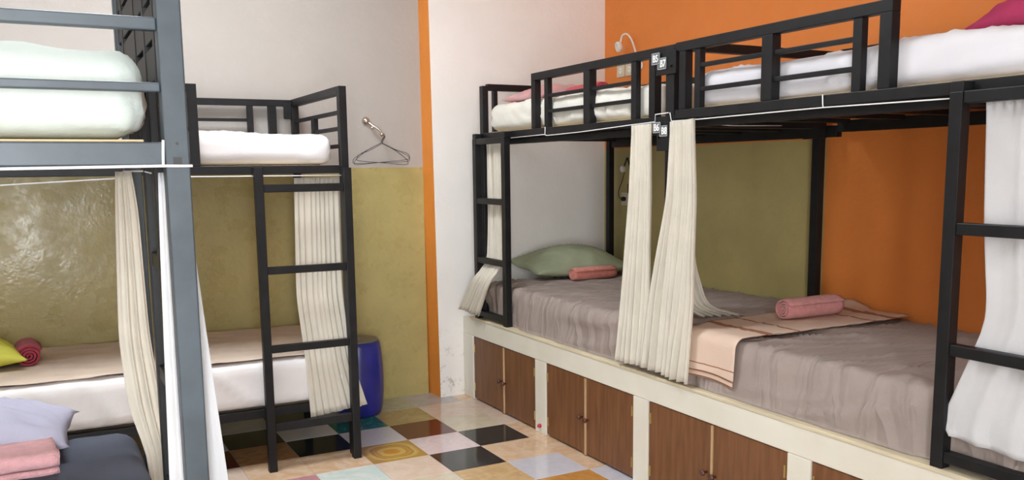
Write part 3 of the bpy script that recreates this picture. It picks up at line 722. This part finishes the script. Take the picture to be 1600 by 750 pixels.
# folded light pink towel in the near lower bunk
bm = bmesh.new()
nx, n_ = 24, 40
path = []
for k in range(n_+1):     # folded three times: a flat loop profile in YZ
    a = k/n_
    path.append(a)
def foldprof(W_, Hh, layers=3):
    pts = []
    t = Hh/(2*layers-1) if layers > 1 else Hh
    for l in range(layers):
        z = l*2*t*.98
        xs = (-W_, W_) if l % 2 == 0 else (W_, -W_)
        for s in range(9): pts.append((xs[0]+(xs[1]-xs[0])*s/8, z))
        if l < layers-1:
            cx = xs[1]; sg = 1 if cx > 0 else -1
            for q in range(1, 6): 
                an = -PI/2+PI*q/6
                pts.append((cx+sg*t*math.cos(an), z+t+t*math.sin(an)))
    return pts
pr_ = foldprof(.075, .062, 3)
rings = []
for i in range(nx+1):
    x = -.21+.42*i/nx; rw = []
    for (y, z) in pr_:
        w = .005*noise.noise(Vector((x*9, y*14, z*20)))
        rw.append(bm.verts.new((x+.008*noise.noise(Vector((y*20,z*60,1)))*(i in (0,nx)), y+w, z+w+.006)))
    rings.append(rw)
for a, b_ in zip(rings, rings[1:]):
    for k in range(len(pr_)-1): bm.faces.new((a[k], a[k+1], b_[k+1], b_[k]))
place(bm, (-1.915,-1.70,.652), (0,0,.06))
o = link('folded_towel', bm, M_towel_lpink, smooth=True); md = o.modifiers.new('t','SOLIDIFY'); md.thickness = .016; md.offset = 0
setp(o, 'light pink folded towel in front of the lavender pillow', 'towel'); origin(o, (-1.915,-1.70,.652))

# ---------------------------------------------------------------- striped throw draped over the bed edge
m = mat('throw_cloth', (.66,.50,.40), rough=.95, bump=.25, bscale=240, spec=.15)
nt = m.node_tree; b = nt.nodes['Principled BSDF']
uv = nt.nodes.new('ShaderNodeUVMap'); uv.uv_map = 'UVMap'; sp = nt.nodes.new('ShaderNodeSeparateXYZ'); nt.links.new(uv.outputs[0], sp.inputs[0])
nz = nt.nodes.new('ShaderNodeTexNoise'); nz.inputs['Scale'].default_value = 40; nt.links.new(uv.outputs[0], nz.inputs['Vector'])
def M2(op, a, b_=None, c=None):
    n = nt.nodes.new('ShaderNodeMath'); n.operation = op
    for i, x in enumerate((a, b_, c)):
        if x is None: continue
        if isinstance(x, (int, float)): n.inputs[i].default_value = x
        else: nt.links.new(x, n.inputs[i])
    return n.outputs[0]
U, V_ = sp.outputs['X'], sp.outputs['Y']
def band(c, w): return M2('LESS_THAN', M2('ABSOLUTE', M2('SUBTRACT', U, c)), w)
jit = M2('MULTIPLY', M2('SUBTRACT', nz.outputs['Fac'], .5), .02)
Uj = M2('ADD', U, jit)
def bandj(c, w): return M2('LESS_THAN', M2('ABSOLUTE', M2('SUBTRACT', Uj, c)), w)
tot = M2('MAXIMUM', band(.33, .020), band(1.075, .020))
tot = M2('MAXIMUM', tot, M2('MAXIMUM', bandj(.50, .008), bandj(.95, .009)))
tot = M2('MAXIMUM', tot, M2('MAXIMUM', band(.040, .0025), band(.004, .003)))
mx = nt.nodes.new('ShaderNodeMix'); mx.data_type = 'RGBA'; nt.links.new(tot, mx.inputs['Factor'])
mx.inputs['A'].default_value = (.66,.50,.40,1); mx.inputs['B'].default_value = (.34,.15,.09,1)
nt.links.new(mx.outputs['Result'], b.inputs['Base Color'])
def throw(off, y_a, y_b, zlow, s0):
    bm = bmesh.new(); uvl = bm.loops.layers.uv.new('UVMap')
    prof = []   # distance s -> (x, z)
    xf = .716-off; zt = .782+off
    s = 0.; pts = []
    for k in range(14): pts.append((xf, zlow+(zt-.045-zlow)*k/13))
    for k in range(1, 9):
        a = PI/2*k/8; pts.append((xf+.045*(1-math.cos(a)), zt-.045+.045*math.sin(a)))
    for k in range(1, 49): pts.append((xf+.045+(1.755-xf-.045)*k/48, zt))
    S = [0]
    for p, q in zip(pts, pts[1:]): S.append(S[-1]+math.dist(p, q))
    ny = 18; G = []
    for (x, z), s in zip(pts, S):
        row = []
        for j in range(ny+1):
            v = j/ny
            ya = y_a+.085*min(1,max(0,(s-.15)/.2))+.016*noise.noise(Vector((s*2.2,0,9)))-.02*max(0,1-s/.2)*0; yb = y_b+.016*noise.noise(Vector((s*2.5,5,2)))
            y = ya+(yb-ya)*v
            dz = .005*max(0, 1-abs(noise.noise(Vector((s*7+v*2, v*5+s*3, 3))))*4)+.004*noise.noise(Vector((s*3, v*4, 0)))
            if s > .95: dz += .05*max(0, (s-.95)/.30)**1.2*max(0, 1-abs(v-.10)*3.0)+.012*(s-.95)*4*max(0,noise.noise(Vector((s*14,v*4,1))))
            hang = max(0, 1-s/.18)
            row.append((bm.verts.new((x-hang*.006*(1+math.sin(v*6+1)), y, z+max(0,dz)*(1-hang)+(.006*math.sin(v*4)*hang if s < .02 else 0))), (s+s0, v)))
        G.append(row)
    for a, b_ in zip(G, G[1:]):
        for j in range(ny):
            q = (a[j], a[j+1], b_[j+1], b_[j])
            f = bm.faces.new([t[0] for t in q])
            for l, t in zip(f.loops, q): l[uvl].uv = t[1]
    return bm
bm = throw(.004, -1.500, -1.800, .612, .0)
bm2 = throw(0.0, -1.492, -1.792, .588, .0)
me2 = bpy.data.meshes.new('tmp'); bm2.to_mesh(me2); bm2.free(); bm.from_mesh(me2); bpy.data.meshes.remove(me2)
o = link('bed_throw', bm, m, smooth=True); md = o.modifiers.new('t','SOLIDIFY'); md.thickness = .002; md.offset = 1
setp(o, 'beige throw with brown stripes draped over the taupe bed edge', 'blanket'); origin(o, (1.2,-1.65,.785))

# ---------------------------------------------------------------- curtains
def sx(x, y, z): return (x, y, z)
CG = None
curtain([(0,(.724,-1.062,1.660),(.724,-1.225,1.662)), (.30,(.722,-1.045,1.33),(.722,-1.235,1.33)), (.7,(.698,-1.02,.87),(.698,-1.265,.87)), (1,(.670,-1.015,.566),(.670,-1.275,.576))],
    'cream curtain hanging left of the post with the B6 plate', folds=6.5, amp=(.008,.017), seed=1.1)
curtain([(0,(.722,-1.352,1.662),(.722,-1.512,1.668)), (.30,(.720,-1.335,1.33),(.720,-1.540,1.33)), (.7,(.694,-1.265,.90),(.694,-1.565,.90)), (1,(.664,-1.250,.574),(.664,-1.560,.560))],
    'cream curtain hanging right of the post with the B6 plate', folds=7.5, amp=(.008,.018), seed=2.4)
curtain([(0,(.795,-1.335,1.655),(.855,-1.338,1.655)), (.6,(.80,-1.325,1.05),(.875,-1.335,1.05)), (.84,(.83,-1.32,.84),(.95,-1.34,.84)), (1,(.94,-1.30,.786),(1.16,-1.37,.782))],
    'divider curtain between the two taupe mattresses, its hem spread on the sheet', folds=5, amp=(.012,.016), seed=3.1, nu=50)
curtain([(0,(.765,.500,1.640),(.765,.315,1.640)), (.45,(.765,.49,1.15),(.765,.27,1.15)), (.69,(.752,.485,.885),(.752,.26,.885)), (.77,(.664,.49,.82),(.664,.26,.82)), (1,(.640,.680,.585),(.645,.40,.575))],
    'cream curtain behind the ladder beside the white end wall', folds=6, amp=(.008,.014), seed=4.4)
curtain([(0,(.752,-2.785,1.655),(.752,-3.19,1.650)), (.35,(.752,-2.80,1.3),(.752,-3.21,1.3)), (.58,(.752,-2.83,1.02),(.752,-3.21,1.02)), (.75,(.730,-2.78,.85),(.730,-3.2,.85)), (.93,(.712,-2.725,.69),(.712,-3.18,.68)), (1,(.710,-2.755,.645),(.708,-3.18,.618))],
    'white curtain behind the ladder at the right picture edge', m=M_curtain_w, folds=4.2, amp=(.013,.007), seed=5.2)
curtain([(0,(-.575,-.045,1.440),(-.345,-.045,1.440)), (.5,(-.590,-.05,.85),(-.352,-.05,.85)), (.8,(-.570,-.105,.50),(-.330,-.105,.50)), (1,(-.560,-.112,.235),(-.262,-.112,.262))],
    'cream curtain behind the ladder of the bunk along the far wall', folds=9, amp=(.006,.007), seed=6.6)
curtain([(0,(-1.462,-2.378,1.470),(-1.412,-2.385,1.470)), (.12,(-1.468,-2.372,1.30),(-1.398,-2.385,1.30)), (.6,(-1.482,-2.365,.70),(-1.350,-2.388,.70)), (1,(-1.49,-2.355,.20),(-1.310,-2.388,.18))],
    'bright white curtain gathered behind the front post of the near bunk', m=M_curtain_w, folds=3, amp=(.005,.008), seed=7.3, nu=60)
curtain([(0,(-1.492,-1.600,1.475),(-1.450,-1.600,1.475)), (.10,(-1.499,-1.600,1.38),(-1.437,-1.600,1.38)), (.42,(-1.516,-1.605,.98),(-1.429,-1.60,.98)), (.62,(-1.502,-1.61,.76),(-1.405,-1.60,.76)), (.74,(-1.458,-1.63,.62),(-1.400,-1.60,.62)), (1,(-1.452,-1.65,.30),(-1.385,-1.60,.28))],
    'cream curtain gathered at the rear post of the near bunk', folds=4, amp=(.006,.013), seed=8.8, nu=60)

# ---------------------------------------------------------------- strings
def string(pts, label, r=.0022):
    return line(pts, r, 'curtain_string', label, 'string', M_string, 'white curtain strings')
string([(.737,.14,1.648), (.735,-.25,1.652), (.735,-.28,1.646), (.735,-.60,1.650), (.733,-1.06,1.664), (.729,-1.236,1.668), (.729,-1.238,1.70), (.729,-1.33,1.702)], 'white curtain string under the rail of the bunk marked B5')
string([(.729,-1.34,1.702), (.728,-1.352,1.665), (.733,-1.52,1.664), (.735,-2.18,1.668), (.735,-2.70,1.662)], 'white curtain string under the rail of the bunk marked B7')
string([(.733,-2.185,1.668), (.736,-2.180,1.680), (.736,-2.178,1.712)], 'short white string loop tied over the B7 bunk rail')
string([(.733,-.262,1.650), (.736,-.258,1.665), (.737,-.258,1.692)], 'short white string loop tied over the B5 bunk rail')
string([(.790,-1.336,1.660), (1.1,-1.32,1.652), (1.71,-1.27,1.662)], 'white string holding the divider curtain', .002)
string([(-1.10,-.103,1.452), (-.345,-.103,1.449)], 'white curtain string under the rail of the far bunk', .0025)
string([(-2.0,-2.453,1.478), (-1.458,-2.454,1.484), (-1.43,-2.454,1.4835), (-1.401,-2.453,1.4835)], 'thick white cord along the rail and post of the near bunk', .0030)
string([(-1.459,-2.454,1.485), (-1.458,-2.455,1.51), (-1.456,-2.453,1.537)], 'thick white cord loop beside the near front post', .0030)
string([(-1.425,-2.40,1.455), (-1.450,-1.95,1.475), (-1.470,-1.60,1.476)], 'thin string from the near front post to the rear curtain', .002)
string([(-1.455,-1.39,1.455), (-2.2,-1.39,1.42), (-3.2,-1.39,1.46)], 'thin string along the rear of the near bunk', .002)

# ---------------------------------------------------------------- lamps, sockets
def disc_head(bm, c, r, t, d):
    d = Vector(d).normalized(); q = d.to_track_quat('Z', 'Y').to_matrix().to_4x4()
    lathe(bm, [(r*.75,-t), (r,-t*.6), (r,t*.4), (r*.86,t), (r*.80,t*.8)], 24, c, q)
lamp = thing('reading_lamp', (1.79,.34,2.14), 'white gooseneck reading lamp on the orange wall above the sockets', 'lamp')
bm = bmesh.new(); tube(bm, smooth_path([(1.79,.34,2.12), (1.765,.352,2.22), (1.74,.362,2.29), (1.72,.385,2.322), (1.715,.425,2.315), (1.715,.445,2.275)], 6), .006, 8)
link('gooseneck', bm, M_white_plastic, lamp, smooth=True)
bm = bmesh.new(); disc_head(bm, (1.71,.455,2.25), .034, .017, (-.8,.25,-.25)); link('lamp_head', bm, M_white_plastic, lamp, smooth=True)
bm = bmesh.new(); lathe(bm, [(.03,0),(.03,.01),(.02,.014)], 20, (1.80,.34,2.12), Matrix.Rotation(-PI/2,4,'Y')); link('wall_mount', bm, M_white_plastic, lamp, smooth=True)
lamp = thing('reading_lamp', (1.79,.43,1.36), 'small clip lamp on a black bent neck under the upper bunk marked B5', 'lamp')
bm = bmesh.new(); tube(bm, smooth_path([(1.785,.382,1.35), (1.77,.380,1.40), (1.755,.402,1.51), (1.750,.411,1.533), (1.745,.420,1.51), (1.738,.430,1.475)], 6), .006, 8)
link('gooseneck', bm, M_black_plastic, lamp, smooth=True)
bm = bmesh.new(); disc_head(bm, (1.733,.435,1.462), .022, .012, (-.8,.05,-.1)); link('lamp_head', bm, M_white_plastic, lamp, smooth=True)
link('plug_adapter', B((1.745,1.792,.362,.402,1.30,1.365)), M_black_plastic, lamp)
line([(1.745,.432,1.445), (1.765,.49,1.38), (1.768,.532,1.32), (1.768,.53,1.275), (1.765,.50,1.262)], .0028, 'cord', None, None, M_black_plastic, sub=6, parent=lamp)
bm = bmesh.new(); lathe(bm, [(.015,0),(.015,.02),(.008,.028)], 14, (1.788,.492,1.262), Matrix.Rotation(-PI/2,4,'Y')); link('plug', bm, M_black_plastic, lamp, smooth=True)
def socket(y, z, label, w=.044):
    t = thing('wall_socket', (XR,y,z), label, 'socket')
    link('socket_plate', B((XR-.009, XR, y-w, y+w, z-w, z+w), bev=.003), M_socket, t)
    bm = bmesh.new(); lathe(bm, [(.021,0),(.021,.0015),(.018,.0015),(.017,.0005)], 24, (XR-.009,y,z), Matrix.Rotation(-PI/2,4,'Y'))
    link('socket_ring', bm, M_white_plastic, t)
    link('pin_holes', B((XR-.0112, XR-.0105, y-.010, y-.006, z-.002, z+.002), (XR-.0112, XR-.0105, y+.006, y+.010, z-.002, z+.002), bev=0), M_black_plastic, t)
socket(.552, 2.112, 'beige wall socket under the white gooseneck lamp, the left of the pair')
socket(.452, 2.112, 'beige wall socket under the white gooseneck lamp, the right of the pair')
socket(.492, 1.262, 'beige socket with a black plug under the upper bunk marked B5')
socket(.392, 1.262, 'beige socket under the black lamp adapter in the B6 berth')

# ---------------------------------------------------------------- wall hook with wire hangers
hk = thing('wall_hook', (.125,YF,1.775), 'round chrome wall hook on the grey upper far wall', 'hook')
bm = bmesh.new(); lathe(bm, [(.024,0),(.026,.006),(.022,.018),(.012,.026),(.004,.030)], 28, (.125,YF,1.775), Matrix.Rotation(PI/2,4,'X')); link('rosette', bm, M_chrome, hk, smooth=True)
bm = bmesh.new(); tube(bm, smooth_path([(.135,.872,1.765), (.155,.855,1.745), (.178,.830,1.725), (.190,.812,1.708), (.192,.800,1.692)], 5), .0075, 10); bmesh.ops.create_uvsphere(bm, u_segments=14, v_segments=8, radius=.012, matrix=Matrix.Translation((.192,.798,1.690))); bmesh.ops.create_uvsphere(bm, u_segments=14, v_segments=8, radius=.011, matrix=Matrix.Translation((.150,.850,1.732)))
link('hook_arm', bm, M_chrome, hk, smooth=True)
def hanger(dx, dz, rz, drop, label, seed):
    H = Vector((.190,.800,1.640))
    pts = [(.0,0,.045),(.012,0,.056),(.020,0,.040),(.006,0,.018),(0,0,0)]
    pts += [(-.085,0,-.042),(-.155,0,-.080-drop),(-.172,0,-.105-drop),(-.155,0,-.118-drop),(0,.002,-.118),(.155,0,-.118+drop),(.172,0,-.100+drop),(.155,0,-.078+drop),(.085,0,-.042),(.006,.003,-.002)]
    R = Matrix.Rotation(rz, 4, 'Z')
    P = [H+Vector((dx,0,dz))+R@Vector(p) for p in pts]
    path = smooth_path(P[:5], 4)[:-1]+[p for p in smooth_path(P[4:], 3)]
    return line(path, .0018, 'clothes_hanger', label, 'hanger', M_wire, 'wire hangers on the far wall', n=6)
for k_, (dx, dz, rz, dr) in enumerate(((.0,.0,-.14,.014), (.004,-.004,.10,-.012), (-.006,-.002,-.34,.004))):
    hanger(dx, dz, rz, dr, 'thin dark wire hanger on the chrome hook by the far bunk', k_)

# ---------------------------------------------------------------- blue drum stool in the corner
t = thing('drum_stool', (-.055,.665,0), 'glossy dark blue drum stool in the corner behind the far bunk ladder', 'stool')
bm = bmesh.new(); lathe(bm, [(.128,0),(.134,.012),(.143,.06),(.150,.14),(.152,.22),(.150,.30),(.144,.38),(.137,.43),(.131,.448),(.120,.45)], 48, (-.055,.665,0)); link('stool_body', bm, M_blue, t, smooth=True)
bm = bmesh.new(); lathe(bm, [(.126,.450),(.128,.455),(.125,.461),(.060,.463)], 48, (-.055,.665,0)); link('stool_top', bm, M_stooltop, t, smooth=True)

# ---------------------------------------------------------------- camera (matches tile grid and verticals)
f, cy = 1380.75, 456.24
yaw, pit, roll = 0.487308779, 0.137837852, -0.012115797
Fv = Vector((math.sin(yaw)*math.cos(pit), math.cos(yaw)*math.cos(pit), -math.sin(pit)))
Rv = Vector((math.cos(yaw), -math.sin(yaw), 0)); Uv = Rv.cross(Fv)
R2 = Rv*math.cos(roll)+Uv*math.sin(roll); U2 = -Rv*math.sin(roll)+Uv*math.cos(roll)
cam = bpy.data.cameras.new('camera'); co = bpy.data.objects.new('camera', cam); C.objects.link(co)
Mx = Matrix((( R2.x, U2.x, -Fv.x), (R2.y, U2.y, -Fv.y), (R2.z, U2.z, -Fv.z))).to_4x4()
co.matrix_world = Matrix.Translation((-1.69149,-4.43702,1.46804)) @ Mx
cam.sensor_fit = 'HORIZONTAL'; cam.sensor_width = 36; cam.lens = f/1600*36
cam.shift_y = (cy-375)/1600; cam.clip_start = .02
bpy.context.scene.camera = co

# ---------------------------------------------------------------- daylight
w = bpy.data.worlds.new('daylight'); bpy.context.scene.world = w; w.use_nodes = True
bg = w.node_tree.nodes['Background']; bg.inputs['Color'].default_value = (.93,.965,1.0,1); bg.inputs['Strength'].default_value = 22.0
def portal(loc, sx_, sy_, rot):
    l = bpy.data.lights.new('sky_portal', 'AREA'); l.shape = 'RECTANGLE'; l.size = sx_; l.size_y = sy_; l.cycles.is_portal = True
    o = bpy.data.objects.new('sky_portal', l); C.objects.link(o); o.location = loc; o.rotation_euler = rot; return o
portal((-2.125,YB-.12,1.45), 1.05, 2.6, (PI/2,0,0))
portal(((SX0+SX1)/2,(SY0+SY1)/2,ZC+.11), 1.1, 1.1, (0,0,0))
sc = bpy.context.scene
sc.view_settings.view_transform = 'Standard'; sc.view_settings.look = 'None'; sc.view_settings.gamma = 1
sc.view_settings.exposure = 0.12; sc.view_settings.use_curve_mapping = False
sc.cycles.max_bounces = 10; sc.cycles.diffuse_bounces = 6
try: sc.cycles.use_denoising = True
except Exception: pass
